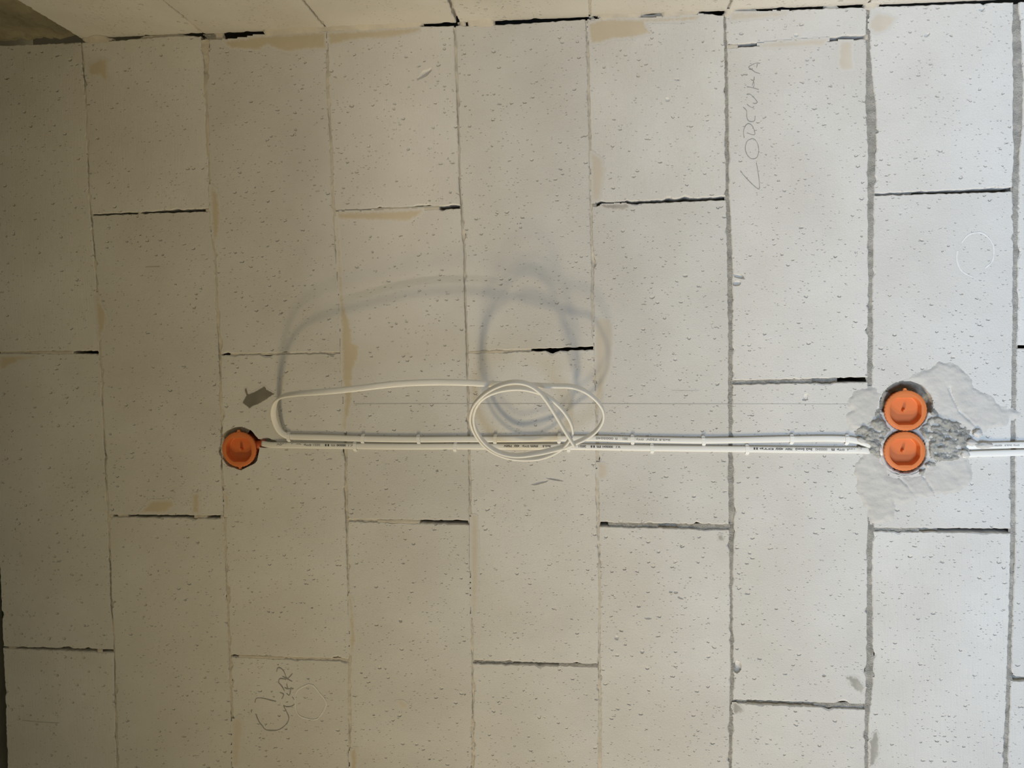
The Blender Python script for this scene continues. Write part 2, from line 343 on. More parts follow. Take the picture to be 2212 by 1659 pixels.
for k in range(0, 10):
    hs = HG[k]
    # boundaries between blocks down the column: None = corner
    bounds = [None] + hs + ['end']
    for bi in range(len(bounds) - 1):
        top, bot = bounds[bi], bounds[bi + 1]
        uA = line_u(k, 0.6); uB = line_u(k + 1, 0.6)
        def edge_v(bd, t, side):
            if bd is None: return corner_v(uA + (uB - uA) * t)
            if bd == 'end': return VEND
            a, b, w0, w1, st = bd
            return a[1] + (b[1] - a[1]) * t + side * (w0 + (w1 - w0) * t) / 2
        pts = []
        vt0, vt1 = edge_v(top, 0, 1), edge_v(top, 1, 1)
        vb0, vb1 = edge_v(bot, 0, -1), edge_v(bot, 1, -1)
        # left edge downwards
        n = 14
        le = [(line_u(k, vt0 + (vb0 - vt0) * i / n) + gap(k, vt0 + (vb0 - vt0) * i / n) / 2, vt0 + (vb0 - vt0) * i / n) for i in range(n + 1)]
        ri = [(line_u(k + 1, vb1 + (vt1 - vb1) * i / n) - gap(k + 1, vb1 + (vt1 - vb1) * i / n) / 2, vb1 + (vt1 - vb1) * i / n) for i in range(n + 1)]
        tp = []
        if top is None:
            ul, ur = ri[-1][0], le[0][0]
            for i in range(1, 8):
                uu = ul + (ur - ul) * i / 8; tp.append((uu, corner_v(uu)))
            ri[-1] = (ri[-1][0], corner_v(ri[-1][0])); le[0] = (le[0][0], corner_v(le[0][0]))
        poly = le + ri + tp
        rs = random.Random(k * 17 + bi)
        b = build_block(poly, k * 7.3 + bi * 1.9, proud=rs.uniform(-0.0003, 0.0), parent=wall)
        blocks.append(b)

# ------------------------------------------------------------------ holes, chips and notches are cut out of the blocks
cutters = []
def bm_obj(name, bm):
    me = bpy.data.meshes.new(name); bm.to_mesh(me); bm.free()
    o = bpy.data.objects.new(name, me); C.objects.link(o); return o
def cut_ellipsoid(px, py, rx, ry, depth, ang=0, rough=0.25, seed=0, sub=3):
    """irregular pit: radii in pixels, depth in metres, angle in picture degrees"""
    bm = bmesh.new(); bmesh.ops.create_icosphere(bm, subdivisions=sub, radius=1.0)
    u, v = uv(px, py); a = math.radians(ang); s = 1 / 1130.0
    for q in bm.verts:
        d = 1 + rough * noise.noise(q.co * 2.2 + Vector((seed * 5.1 + px, py, 0)))
        x, y, z = q.co.x * rx * s * d, q.co.y * ry * s * d, q.co.z * (depth + 0.0) * d
        q.co = uvw(u + x * math.cos(a) - y * math.sin(a), v + x * math.sin(a) + y * math.cos(a), z)
    cutters.append(bm_obj('cut', bm))
def cut_cyl(px, py, r, depth, rough=0.06, seed=0, n=40):
    bm = bmesh.new(); u, v = uv(px, py); s = 1 / 1130.0
    A, B = [], []
    for i in range(n):
        t = 2 * math.pi * i / n
        rr = r * s * (1 + rough * noise.noise(Vector((math.cos(t) * 2.5, math.sin(t) * 2.5, seed))))
        A.append(bm.verts.new(uvw(u + rr * math.cos(t), v + rr * math.sin(t), -0.02)))
        B.append(bm.verts.new(uvw(u + 0.97 * rr * math.cos(t), v + 0.97 * rr * math.sin(t), depth)))
    bm.faces.new(A); bm.faces.new(B[::-1])
    for i in range(n):
        j = (i + 1) % n; bm.faces.new((A[i], B[i], B[j], A[j]))
    bmesh.ops.recalc_face_normals(bm, faces=bm.faces)
    cutters.append(bm_obj('cut', bm))
cut_cyl(517, 968, 47, 0.055, 0.10, 1)                    # hole of the single box
cut_ellipsoid(572, 957, 30, 11, 0.016, 2, 0.3, 2)        # channel where its cable enters
cut_cyl(1957, 878, 53, 0.045, 0.05, 3)                   # double hole
cut_cyl(1955, 976, 49, 0.045, 0.05, 4)
cut_ellipsoid(2030, 950, 62, 42, 0.010, 10, 0.35, 5)
cut_ellipsoid(1893, 950, 34, 38, 0.008, 20, 0.35, 6)
for i, a in enumerate([(918,158,19,7,0.006,-36,0.35), (909,165,10,4,0.004,-30,0.3), (1166,1043,20,3.2,0.004,-14,0.3), (1198,1036,20,2.0,0.004,10,0.3),
     (1592,1441,9,14,0.008,0,0.3), (1596,597,12,5,0.006,20,0.5), (1592,612,9,7,0.006,-20,0.5), (1290,1052,4,9,0.008,0,0.3), (1449,1279,4,3,0.004,0,0.2), (1460,1280,5,3.5,0.004,0,0.2),
     (2003,75,7,4,0.004,-35,0.3), (2121,20,6,4,0.004,-30,0.3), (1890,283,8,6,0.007,0,0.4), (1884,1456,5,8,0.006,-30,0.3), (445,92,9,22,0.010,-6,0.3), (400,1296,4,3,0.003,0,0.2),
     (245,1301,7,3,0.004,-15,0.3), (1283,572,5,7,0.005,0,0.4), (1470,1292,7,2.5,0.003,20,0.3), (1400,1336,8,2.5,0.003,2,0.3), (1780,1460,4,3,0.004,0,0.2), (1740,858,5,8,0.003,20,0.3),
     (1387,1408,4,5,0.003,0,0.3), (1332,1378,5,5,0.003,0,0.3), (865,1341,4,5,0.003,-30,0.3), (1452,1134,10,5,0.006,-10,0.4), (1720,76,5,4,0.003,0,0.3), (1442,215,5,5,0.003,0,0.3), (1463,172,6,3,0.003,10,0.3)]):
    cut_ellipsoid(*a, seed=i + 10, sub=2)

def apply_cuts(objs):
    bpy.context.view_layer.update()
    def bb(o):
        ps = [o.matrix_world @ Vector(c) for c in o.bound_box]
        return [min(p[i] for p in ps) for i in range(3)], [max(p[i] for p in ps) for i in range(3)]
    cb = [(c, bb(c)) for c in cutters]
    touched = []
    for o in objs:
        lo, hi = bb(o); any_ = False
        for c, (l2, h2) in cb:
            if all(lo[i] <= h2[i] and l2[i] <= hi[i] for i in range(3)):
                md = o.modifiers.new('cut', 'BOOLEAN'); md.operation = 'DIFFERENCE'; md.solver = 'EXACT'; md.object = c; any_ = True
        if any_: touched.append(o)
    dg = bpy.context.evaluated_depsgraph_get()
    res = [(o, bpy.data.meshes.new_from_object(o.evaluated_get(dg))) for o in touched]
    for o, me in res:
        o.modifiers.clear(); old = o.data; o.data = me; bpy.data.meshes.remove(old)
    for c in cutters:
        me = c.data; bpy.data.objects.remove(c); bpy.data.meshes.remove(me)
    cutters.clear()
apply_cuts(blocks)
for o in blocks:                                         # alike pieces need no label; the data name says the kind
    o.data.name = 'block'

# ------------------------------------------------------------------ mortar in the joints
def strip(name, pts, wfun, dfun, mat, parent, over=0.0025, frame=None, seed=0.0, step=0.0024):
    """pts: (u,v) centre line; wfun(s,total) width; dfun(s,total) depth of the face below the wall face"""
    frame = frame or uvw
    P2 = [Vector(p) for p in pts]; seg = [(b - a).length for a, b in zip(P2, P2[1:])]; tot = sum(seg)
    n = max(3, int(tot / step)); V = []; Fc = []
    acc = [0]
    for s in seg: acc.append(acc[-1] + s)
    k = 0; deps = []
    for i in range(n + 1):
        s = tot * i / n
        while k < len(seg) - 1 and s > acc[k + 1]: k += 1
        t = (s - acc[k]) / max(1e-9, seg[k]); p = P2[k].lerp(P2[k + 1], t)
        d = (P2[k + 1] - P2[k]).normalized(); nn = Vector((-d.y, d.x))
        w = wfun(s, tot); dep = dfun(s, tot); deps.append(dep)
        for j, f in enumerate((-1, -0.45, 0.1, 0.5, 1)):
            ww = (w / 2 + over * (1 + 0.9 * n1(s * 120, seed + j * 3.3)))
            q = p + nn * ww * f
            dd = dep + (0.0008 if dep < 0.001 else 0.0016) * n1(s * 300 + j * 11.1, seed + 1) + 0.0012 * n1(s * 90 + j * 5.1, seed + 4) * (dep > 0.001) + (0.0010 if abs(f) == 1 and dep < 0.001 else 0)
            V.append(frame(q.x, q.y, dd))
    m_ = 5
    for i in range(n):
        for j in range(m_ - 1):
            a = i * m_ + j
            if min(deps[i], deps[i + 1]) < 0.03: Fc.append((a, a + 1, a + m_ + 1, a + m_))
    return mesh_py(name, V, Fc, mat, parent, smooth=True) if Fc else None
# course joints
for k in range(1, 10):
    v0 = corner_v(line_u(k, 0.05)) + 0.002
    pts = [(line_u(k, v0 + (VEND - v0) * i / 60), v0 + (VEND - v0) * i / 60) for i in range(61)]
    if k <= 5:
        def dep(s, tot, k=k):
            a = 0.5 + 0.9 * n1(s * 9, k * 2.3) + 0.5 * n1(s * 37, k + 9)
            bias = {1: 0.15, 2: -0.05, 3: 0.05, 4: 0.2, 5: -0.1}[k]
            a += bias
            return 0.0002 + 0.007 * max(0.0, min(1.0, a)) ** 1.3
    else:
        def dep(s, tot, k=k):
            a = 0.45 + 0.7 * n1(s * 14, k * 2.3) + 0.5 * n1(s * 60, k + 9)
            return 0.0012 + 0.0045 * max(0.0, min(1.2, a)) ** 1.5
    strip('mortar_joint', pts, lambda s, t, k=k, v0=v0: gap(k, v0 + s), dep, M['glue'] if k <= 5 else M['grey'], wall, seed=k * 1.3)
DEP = {'o': 0.055, 'f': 0.0001, 'c': 0.0022, 'g': 0.0035, 'd': 0.008}
for k, hs in HG.items():
    for hi, (a, b, w0, w1, st) in enumerate(hs):
        def dep(s, tot, st=st, k=k, hi=hi):
            t = s / tot + 0.012 * n1(s * 60, k + hi)
            for t0, t1, c in st:
                if t < t1 or t1 == 1:
                    return DEP[c] + (0.0005 * n1(s * 90, k * 3 + hi) if c != 'o' else 0)
            return 0.004
        grey = k >= 5 or any(c in 'gd' for _, _, c in st)
        pts = [(a[0] + (b[0] - a[0]) * i / 12, a[1] + (b[1] - a[1]) * i / 12) for i in range(13)]
        strip('mortar_joint', pts, lambda s, t, w0=w0, w1=w1: (w0 + (w1 - w0) * s / t) * (1 + 0.25 * n1(s * 50, k)), dep,
              M['grey'] if (k >= 5 and k != 6 or (k == 6 and hi > 0)) or (k == 4 and hi == 1) else M['glue'], wall, over=0.0012, seed=k * 2.1 + hi)

# ------------------------------------------------------------------ right-hand wall (top of the picture)
wr = empty('wall_right', uvw(1.0, VP, -0.5)); wr['kind'] = 'structure'
tag(wr, 'adjoining aerated-concrete block wall meeting the main wall at the corner')
def wall_r(u, t, w):                                      # u along height, t = distance from the corner into the room, w into that wall
    return Vector((-(vpu(u) - w), -t, Z0 - u))
RU = [-0.034] + [LINE[k][0][1] + {1: -0.002, 2: 0.0, 3: 0.001, 4: 0.006, 5: 0.006, 6: 0.005, 7: 0.0, 8: 0.0}[k] for k in range(1, 9)] + [LINE[9][0][1], LINE[10][0][1]]
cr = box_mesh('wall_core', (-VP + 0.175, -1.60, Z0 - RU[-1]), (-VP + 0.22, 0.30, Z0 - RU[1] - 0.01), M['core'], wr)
rg = {3: .004, 4: .006, 5: .003, 6: .004}
for k in range(1, 10):
    g0 = rg.get(k, .0035) / 2; g1 = rg.get(k + 1, .0035) / 2
    cuts = [-0.006, 0.36, 0.957, 1.55] if k % 2 else [-0.006, 0.66, 1.255, 1.55]
    for a, b in zip(cuts, cuts[1:]):
        u0, u1 = RU[k] + g0, RU[k + 1] - g1
        poly = [(u0, a + .002), (u1, a + .002), (u1, b - .002), (u0, b - .002)]
        rs = random.Random(k * 31 + int(a * 100))
        build_block(poly, 60 + k * 3 + a, frame=wall_r, parent=wr, proud=rs.uniform(-.001, .001), tilt=(0, 0))
for k in range(2, 10):
    strip('mortar_joint', [(RU[k], -0.003 + 1.55 * i / 30) for i in range(31)], lambda s, t, k=k: rg.get(k, .0035),
          lambda s, t, k=k: (0.012 if k == 4 and s < .09 else 0.0012 + 0.004 * max(0, 0.5 + n1(s * 16, k * 4.4))), M['glue'] if k < 6 else M['grey'], wr, frame=wall_r, seed=70 + k)
# rough cast band above the blocks on the right-hand wall
def lump_field(name, us, ts, frame, hfun, mat, parent, smooth=True):
    V = [frame(u, t, -hfun(u, t)) for u in us for t in ts]; n = len(ts)
    Fc = [(i * n + j, i * n + j + 1, (i + 1) * n + j + 1, (i + 1) * n + j) for i in range(len(us) - 1) for j in range(n - 1)]
    return mesh_py(name, V, Fc, mat, parent, smooth)
ub = RU[1] - 0.002
us = [ub - 0.26 + 0.26 * i / 70 for i in range(71)]; ts = [0.0015 + 0.5 * (j / 90) ** 1.15 for j in range(91)]
def band_h(u, t):
    p = Vector((u * 34, t * 34, 2.2)); h = -0.003 + 0.004 * noise.fractal(p, 0.9, 2.0, 4)
    pit = max(0, noise.noise(Vector((u * 95, t * 45, 8))) - 0.28)
    h -= 0.03 * pit
    e = max(0, 1 - (ub - u) / 0.01)
    return h - 0.004 * e * (1 + noise.noise(Vector((t * 60, 0, 4))))
lump_field('concrete_band', us, ts, wall_r, band_h, M['concrete'], wr)
box_mesh('band_core', (-VP + 0.03, -0.6, Z0 - ub), (-VP + 0.12, -0.025, Z0 - ub + 0.26), M['concrete'], wr)
# filler in the corner gap: states along the picture's top edge
CST = [(-200,'o'),(178,'f'),(236,'o'),(300,'c'),(395,'o'),(438,'d'),(462,'c'),(482,'o'),(566,'f'),(912,'o'),(990,'f'),(1001,'o'),(1009,'f'),(1068,'o'),(1272,'c'),(1284,'o'),(1296,'f'),(1385,'d'),(1428,'f'),(1512,'o'),(1567,'f'),(1590,'c'),(1640,'o'),(1782,'c'),(1815,'o'),(1868,'f'),(1902,'o'),(2300,'o')]
CSU = [(uv(x, 60)[0], s) for x, s in CST]
def corner_dep(u):
    st = 'o'
    for a, s in CSU:
        if u >= a: st = s
    return st
cst, V, Fc = [], [], []
n = 760; cols = 6
for i in range(n + 1):
    u = -0.05 + 2.4 * i / n
    row = [corner_dep(u + 0.005 * n1(u * 90, 2) + 0.009 * n1(q_ * 0.9 + u * 25, 12)) for q_ in range(cols)]; cst.append(row)
    fw = sum(corner_dep(u + 0.005 * n1(u * 90, 2) + o_) == 'f' for o_ in (-.012, -.009, -.006, -.003, 0, .003, .006, .009, .012)) / 9.0
    fw = fw * fw * (3 - 2 * fw)
    vc = corner_v(u)
    f = [0, .2, .45, .7, .9, 1]
    for j in range(cols):
        # fillet that climbs a little onto the right-hand wall
        base = {'o': 0.008, 'f': 0.0004, 'c': 0.003, 'd': 0.008}[row[j]]
        ov0 = fw * (0.007 + 0.007 * n1(u * 38, 4) + 0.003 * n1(u * 140, 9))
        ov1 = 0.002 + fw * (0.0025 + 0.0035 * n1(u * 60, 6))
        v = vpu(u) - 0.0006 + (vc - vpu(u) + ov1) * f[j]
        w = base - ov0 * max(0, 1 - f[j] * 1.1) ** 1.3 + (0.0012 * n1(u * 250 + j * 9, 5) + 0.002 * max(0, n1(u * 70 + j * 3, 7))) * (0 < j < cols - 1)
        if j == cols - 1: w += 0.001
        V.append(uvw(u, v, w))
for i in range(n):
    for j in range(cols - 1):
        a = i * cols + j
        if sum(x_ == 'o' for x_ in (cst[i][j], cst[i][j + 1], cst[i + 1][j], cst[i + 1][j + 1])) < 3: Fc.append((a, a + 1, a + cols + 1, a + cols))
mesh_py('corner_mortar', V, Fc, M['glue'], wall, True)

# ------------------------------------------------------------------ ceiling gap at the picture's left, ceiling and floor
ztop = Z0 - line_u(0, 0.8)
ceil = box_mesh('ceiling', (-5.2, -4.6, ztop + 0.045), (0.10, 0.30, ztop + 0.22), M['ceiling']); ceil['kind'] = 'structure'
tag(ceil, 'dark concrete ceiling slab above the top of the wall')
tr = box_mesh('trim_1', (-2.0, 0.050, ztop + 0.002), (-0.02, 0.075, ztop + 0.043), M['foil']); tr['kind'] = 'structure'
tag(tr, 'dark green membrane strip in the gap above the wall')
fl = box_mesh('floor', (-5.2, -4.6, -0.1), (0.10, 0.0, 0.0), M['floor']); fl['kind'] = 'structure'
tag(fl, 'bare screed floor of the unfinished room')

# ------------------------------------------------------------------ adhesive films, stains, plaster around the boxes
def film(name, outline, mat, h=0.0006, seed=0, step=3.0, rough=2.2, parent=wall, soft=13.0, base=0.40):
    """thin film with a traced outline (pixels), edges feathering into the wall"""
    xs = [p[0] for p in outline]; ys = [p[1] for p in outline]
    x0, x1, y0, y1 = min(xs) - 8, max(xs) + 8, min(ys) - 8, max(ys) + 8
    nx = max(6, int((x1 - x0) / step)); ny = max(6, int((y1 - y0) / step))
    def sd(x, y):
        ins = False; dm = 1e9; j = len(outline) - 1
        for i in range(len(outline)):
            ax_, ay = outline[i]; bx, by = outline[j]
            if (ay > y) != (by > y) and x < (bx - ax_) * (y - ay) / (by - ay) + ax_: ins = not ins
            ex, ey = bx - ax_, by - ay; t = max(0, min(1, ((x - ax_) * ex + (y - ay) * ey) / max(1e-9, ex * ex + ey * ey)))
            dm = min(dm, math.hypot(x - ax_ - ex * t, y - ay - ey * t)); j = i
        return dm if ins else -dm
    V, idx, cov = [], {}, []
    D = {}
    for i in range(nx + 1):
        for j in range(ny + 1):
            x = x0 + (x1 - x0) * i / nx; y = y0 + (y1 - y0) * j / ny
            D[i, j] = sd(x, y) + rough * noise.fractal(Vector((x * .11, y * .11, seed * 3.3)), .8, 2, 3)
    Fc = []
    def vid(i, j):
        if (i, j) not in idx:
            x = x0 + (x1 - x0) * i / nx; y = y0 + (y1 - y0) * j / ny
            d = D[i, j]; k = max(-1.0, min(1.0, d / 3.0))
            hh = 0.00018 + 0.00012 * max(0, k) + 0.00004 * noise.noise(Vector((x * .2, y * .2, seed)))
            idx[i, j] = len(V); V.append(P(x, y, hh)); cov.append(max(0.0, min(1.0, base + d / soft)))
        return idx[i, j]
    for i in range(nx):
        for j in range(ny):
            if max(D[i, j], D[i + 1, j], D[i, j + 1], D[i + 1, j + 1]) > -2.2:
                Fc.append((vid(i, j), vid(i + 1, j), vid(i + 1, j + 1), vid(i, j + 1)))
    o = mesh_py(name, V, Fc, mat, parent, True)
    at = o.data.attributes.new('cover', 'FLOAT', 'POINT'); at.data.foreach_set('value', cov)
    return o
SM = [
 ([(482,90),(560,79),(640,74),(703,70),(703,104),(660,106),(625,112),(600,106),(578,95),(560,108),(500,104)], 'smear'),
 ([(708,72),(800,66),(905,60),(908,66),(880,74),(840,82),(780,83),(742,90),(712,98)], 'smear'),
 ([(1272,52),(1300,42),(1380,42),(1470,38),(1518,34),(1505,42),(1450,46),(1392,47),(1404,72),(1370,80),(1320,84),(1300,92),(1276,94)], 'smear'),
 ([(728,460),(850,456),(915,453),(905,466),(880,477),(820,475),(732,473)], 'smear'),
 ([(728,472),(735,560),(740,640),(748,680),(755,690),(758,715),(760,740),(774,748),(774,770),(765,790),(760,815),(760,860),(752,900),(746,930),(741,925),(745,860),(739,800),(740,765),(737,700),(732,600),(728,500)], 'smear'),
 ([(1286,692),(1300,688),(1318,690),(1324,720),(1322,760),(1318,800),(1305,830),(1292,860),(1286,855),(1291,830),(1288,770),(1286,720)], 'smear_pale'),
 ([(208,630),(214,650),(225,670),(230,690),(226,705),(218,725),(213,735),(211,700),(208,660)], 'smear'),
 ([(1815,90),(1840,90),(1842,150),(1820,152),(1812,140)], 'smear_pale'),
 ([(1879,45),(1895,30),(1920,33),(1935,40),(1925,55),(1910,68),(1890,70),(1880,60)], 'smear_pale'),
 ([(305,1107),(322,1088),(330,1082),(370,1080),(376,1092),(360,1107)], 'smear'),
 ([(415,1108),(417,1070),(430,1065),(430,1108)], 'smear'),
 ([(0,770),(80,770),(40,780),(10,795),(0,798)], 'smear'),
 ([(206,135),(215,128),(230,130),(231,160),(232,177),(224,172),(215,160),(198,165),(192,155),(192,140)], 'smear'),
 ([(1019,1112),(1030,1115),(1032,1150),(1032,1230),(1030,1300),(1025,1330),(1020,1330),(1019,1200)], 'smear_pale'),
 ([(1279,330),(1300,345),(1305,370),(1295,430),(1281,438),(1279,380)], 'smear_pale'),
 ([(754,1280),(764,1330),(767,1385),(762,1405),(758,1410),(757,1340)], 'smear'),
 ([(758,1622),(768,1615),(772,1640),(768,1675),(759,1675)], 'smear'),
 ([(456,400),(470,420),(475,470),(470,510),(463,520),(458,480)], 'smear'),
 ([(486,1062),(494,1075),(492,1100),(488,1112)], 'smear'),
 ([(1292,1000),(1310,1005),(1312,1025),(1300,1035),(1293,1030)], 'smear_pale'),
 ([(503,1560),(518,1545),(524,1575),(514,1655),(504,1655)], 'smear_pale'),
 ([(1640,95),(1780,84),(1790,82),(1776,98),(1700,101),(1650,103)], 'smear_pale'),
 ([(1580,28),(1640,28),(1700,26),(1690,34),(1600,42),(1580,44)], 'smear_pale'),
 ([(1830,1300+90),(1862,1560),(1860,1640),(1832,1640),(1822,1600)], None)]
for i, (o_, mt_) in enumerate(SM):
    if mt_: film('adhesive_smear', o_, M[mt_], seed=i)
film('mortar_stain', [(528,841),(532,839),(534,850),(537,852),(555,845),(567,837),(571,835),(576,843),(592,851),(580,859),(562,870),(545,877),(538,882),(536,879),(524,870),(530,860),(533,853)], M['smear_grey'], seed=51, step=1.6, rough=1.0, soft=4.0, base=0.62)
film('mortar_stain', [(1828,1464),(1846,1462),(1860,1472),(1867,1486),(1860,1497),(1850,1490),(1836,1476)], M['smudge'], h=0.0003, seed=52, step=1.6, rough=5, soft=9.0, base=0.5)
film('mortar_stain', [(1879,1602),(1892,1580),(1897,1590),(1896,1625),(1888,1650),(1880,1655)], M['smudge'], seed=53, step=1.6, rough=3, soft=9.0, base=0.5)
film('mortar_stain', [(1299,443),(1352,441),(1360,446),(1346,452),(1310,450)], M['smudge'], h=0.0003, seed=54, step=1.6, rough=2, soft=9.0, base=0.5)
film('mortar_stain', [(1584,1518),(1600,1524),(1606,1536),(1590,1540),(1584,1534)], M['smudge'], h=0.0003, seed=55, step=1.6, rough=2.5, soft=9.0, base=0.5)
film('mortar_stain', [(856,1516),(868,1513),(880,1522),(878,1531),(866,1530)], M['smear_pale'], h=0.0002, seed=56, step=1.6, rough=2)
film('mortar_stain', [(1551,1157),(1560,1155),(1562,1166),(1552,1168)], M['smudge'], h=0.0002, seed=57, step=1.2, rough=3, soft=9.0, base=0.5)

# plaster patch and rough mortar around the double box
BX1, BX2 = (1957, 886), (1955, 975)
def heightfield(name, outline, hfun, mat, step=3.0, rough=3.0, seed=0, keep=None):
    xs = [p[0] for p in outline]; ys = [p[1] for p in outline]
    x0, x1, y0, y1 = min(xs) - 8, max(xs) + 8, min(ys) - 8, max(ys) + 8
    nx = int((x1 - x0) / step); ny = int((y1 - y0) / step)
    def sd(x, y):
        ins = False; dm = 1e9; j = len(outline) - 1
        for i in range(len(outline)):
            ax_, ay = outline[i]; bx, by = outline[j]
            if (ay > y) != (by > y) and x < (bx - ax_) * (y - ay) / (by - ay) + ax_: ins = not ins
            ex, ey = bx - ax_, by - ay; t = max(0, min(1, ((x - ax_) * ex + (y - ay) * ey) / max(1e-9, ex * ex + ey * ey)))
            dm = min(dm, math.hypot(x - ax_ - ex * t, y - ay - ey * t)); j = i
        return dm if ins else -dm
    V, Fc, idx, D = [], [], {}, {}
    for i in range(nx + 1):
        for j in range(ny + 1):
            x = x0 + step * i; y = y0 + step * j
            D[i, j] = sd(x, y) + rough * noise.fractal(Vector((x * .06, y * .06, seed * 3.3)), .8, 2, 4)
    def vid(i, j):
        if (i, j) not in idx:
            x = x0 + step * i; y = y0 + step * j
            idx[i, j] = len(V); V.append(P(x, y, hfun(x, y, D[i, j])))
        return idx[i, j]
    for i in range(nx):
        for j in range(ny):
            if max(D[i, j], D[i + 1, j], D[i, j + 1], D[i + 1, j + 1]) > -4 and (keep is None or keep(x0 + step * (i + .5), y0 + step * (j + .5))):
                Fc.append((vid(i, j), vid(i + 1, j), vid(i + 1, j + 1), vid(i, j + 1)))
    return mesh_py(name, V, Fc, mat, wall, True)
def box_r(x, y):
    return min(math.hypot(x - BX1[0], (y - BX1[1] + 3)) - 42, math.hypot(x - BX2[0], y - BX2[1]) - 41)
SCR = [((1936,1022),(1970,1062),3.0), ((1982,1008),(2022,1070),3.2), ((2050,840),(2072,888),3.5), ((2072,888),(2112,925),3.0), ((2052,838),(2057,848),5)]
def scratch(x, y):
    d = 0
    for (ax_, ay), (bx, by), w in SCR:
        ex, ey = bx - ax_, by - ay; t = max(0, min(1, ((x - ax_) * ex + (y - ay) * ey) / (ex * ex + ey * ey)))
        q = math.hypot(x - ax_ - ex * t, y - ay - ey * t); d = max(d, max(0, 1 - q / (w * (1 - .6 * t))))
    return d
def plaster_h(x, y, d):
    k = max(-1, min(1, d / 7.0))
    h = -0.0012 + 0.0022 * (k + 1) * 0.5 + (0.0012 * max(0, k))
    h += 0.0010 * noise.fractal(Vector((x * .035, y * .06, 5)), .9, 2, 4)
    r = box_r(x, y)
    if r < 15 and y < 890: h -= 0.030 * (1 - max(0, r) / 15) ** 1.2
    elif r < 9: h -= 0.012 * (1 - max(0, r) / 9)
    elif r < 34: h -= 0.0025 * (1 - (r - 15) / 19)
    return h - 0.0035 * scratch(x, y)
plaster_out = [(1862,984),(1846,1005),(1843,1022),(1850,1040),(1856,1060),(1857,1080),(1866,1092),(1876,1104),(1884,1126),(1902,1130),(1928,1118),(1936,1088),(1962,1082),(1988,1072),(2020,1068),(2068,1062),(2100,1042),(2098,1012),(2084,985),(2086,945),(2100,926),(2140,926),(2165,918),(2192,905),(2204,890),(2190,884),(2160,880),(2130,850),(2105,838),(2085,805),(2060,786),(2030,782),(2000,800),(1960,815),(1925,822),(1902,845),(1880,838),(1850,846),(1832,860),(1838,885),(1822,902),(1836,925),(1870,940),(1890,958)]
heightfield('plaster_patch', plaster_out, plaster_h, M['plaster'], 2.6, 6, 61, keep=lambda x, y: box_r(x, y) > (3 + 5 * noise.noise(Vector((x * .08, y * .08, 1))) if y > 885 else 19 + 4 * noise.noise(Vector((x * .08, y * .08, 1)))))
def lining_h(x, y, d):
    return -0.016 - 0.010 * max(0, 1 - max(0, box_r(x, y)) / 12) + 0.004 * noise.fractal(Vector((x * .07, y * .07, 4)), .8, 2, 4) + (0.012 * max(0, (box_r(x, y) - 10) / 10))
heightfield('cavity_mortar', [(1957 + 70 * math.cos(t * .3) , (880 if math.sin(t * .3) < 0 else 974) + 66 * math.sin(t * .3)) for t in range(21)], lining_h, M['putty'], 2.6, 1, 63, keep=lambda x, y: box_r(x, y) < 21)
def mortar_h(x, y, d):
    k = max(-1, min(1, d / 8.0)); r = box_r(x, y)
    h = -0.003 + 0.0075 * (k + 1) * 0.5
    h += 0.0068 * noise.fractal(Vector((x * .045, y * .075, 9)), .75, 2.1, 5) * max(0.2, k)
    if r < 16: h -= 0.020 * (1 - max(0, r) / 16)
    return h
heightfield('mortar_fill', [(1848,938),(1862,915),(1890,905),(1905,870),(1912,850),(1925,870),(1960,925),(2000,890),(2012,880),(2040,902),(2078,912),(2098,928),(2092,950),(2094,975),(2076,992),(2040,998),(2004,1010),(1990,1022),(1930,1018),(1905,990),(1884,985),(1868,960)],
            mortar_h, M['mortar'], 2.2, 5, 62)
# dabs of mortar lying over the cables right of the boxes
def lump(name, px, py, rx, ry, h, mat, seed, d0=0.0, ang=0):
    bm = bmesh.new(); bmesh.ops.create_icosphere(bm, subdivisions=3, radius=1.0)
    a = math.radians(ang)
    for q in bm.verts:
        k = 1 + 0.35 * noise.fractal(q.co * 1.6 + Vector((seed * 4.4, 0, 0)), .9, 2, 3)
        x, y, z = q.co.x * rx * k, q.co.y * ry * k, q.co.z * h * k
        q.co = P(px + x * math.cos(a) - y * math.sin(a), py + x * math.sin(a) + y * math.cos(a), d0 + z)
    me = bpy.data.meshes.new(name); bm.to_mesh(me); bm.free()
    V = [tuple(v.co) for v in me.vertices]; Fc = [tuple(p.vertices) for p in me.polygons]
    bpy.data.meshes.remove(me)
    return mesh_py(name, V, Fc, mat, wall, True)
lump('mortar_dab', 2126, 962, 20, 6.5, 0.004, M['plaster'], 1, 0.005, -2)
lump('mortar_dab', 2100, 957, 14, 7, 0.005, M['plaster'], 2, 0.003, 15)
lump('mortar_dab', 2085, 980, 12, 9, 0.006, M['plaster'], 3, 0.002, 30)
lump('mortar_dab', 1862, 952, 12, 6, 0.004, M['plaster'], 4, 0.004, 20)
lump('mortar_dab', 1884, 958, 14, 6, 0.004, M['mortar'], 5, 0.004, 25)
lump('mortar_dab', 1857, 969, 5, 4, 0.003, M['plaster'], 6, 0.005, 40)
lump('mortar_dab', 1886, 974, 7, 6, 0.004, M['mortar'], 7, 0.004, 0)
lump('block_crumb', 2112, 936, 11, 8, 0.007, M['aac'], 8, 0.001, 0)
lump('mortar_dab', 2004, 1006, 6, 4, 0.004, M['plaster'], 9, 0.002, 10)
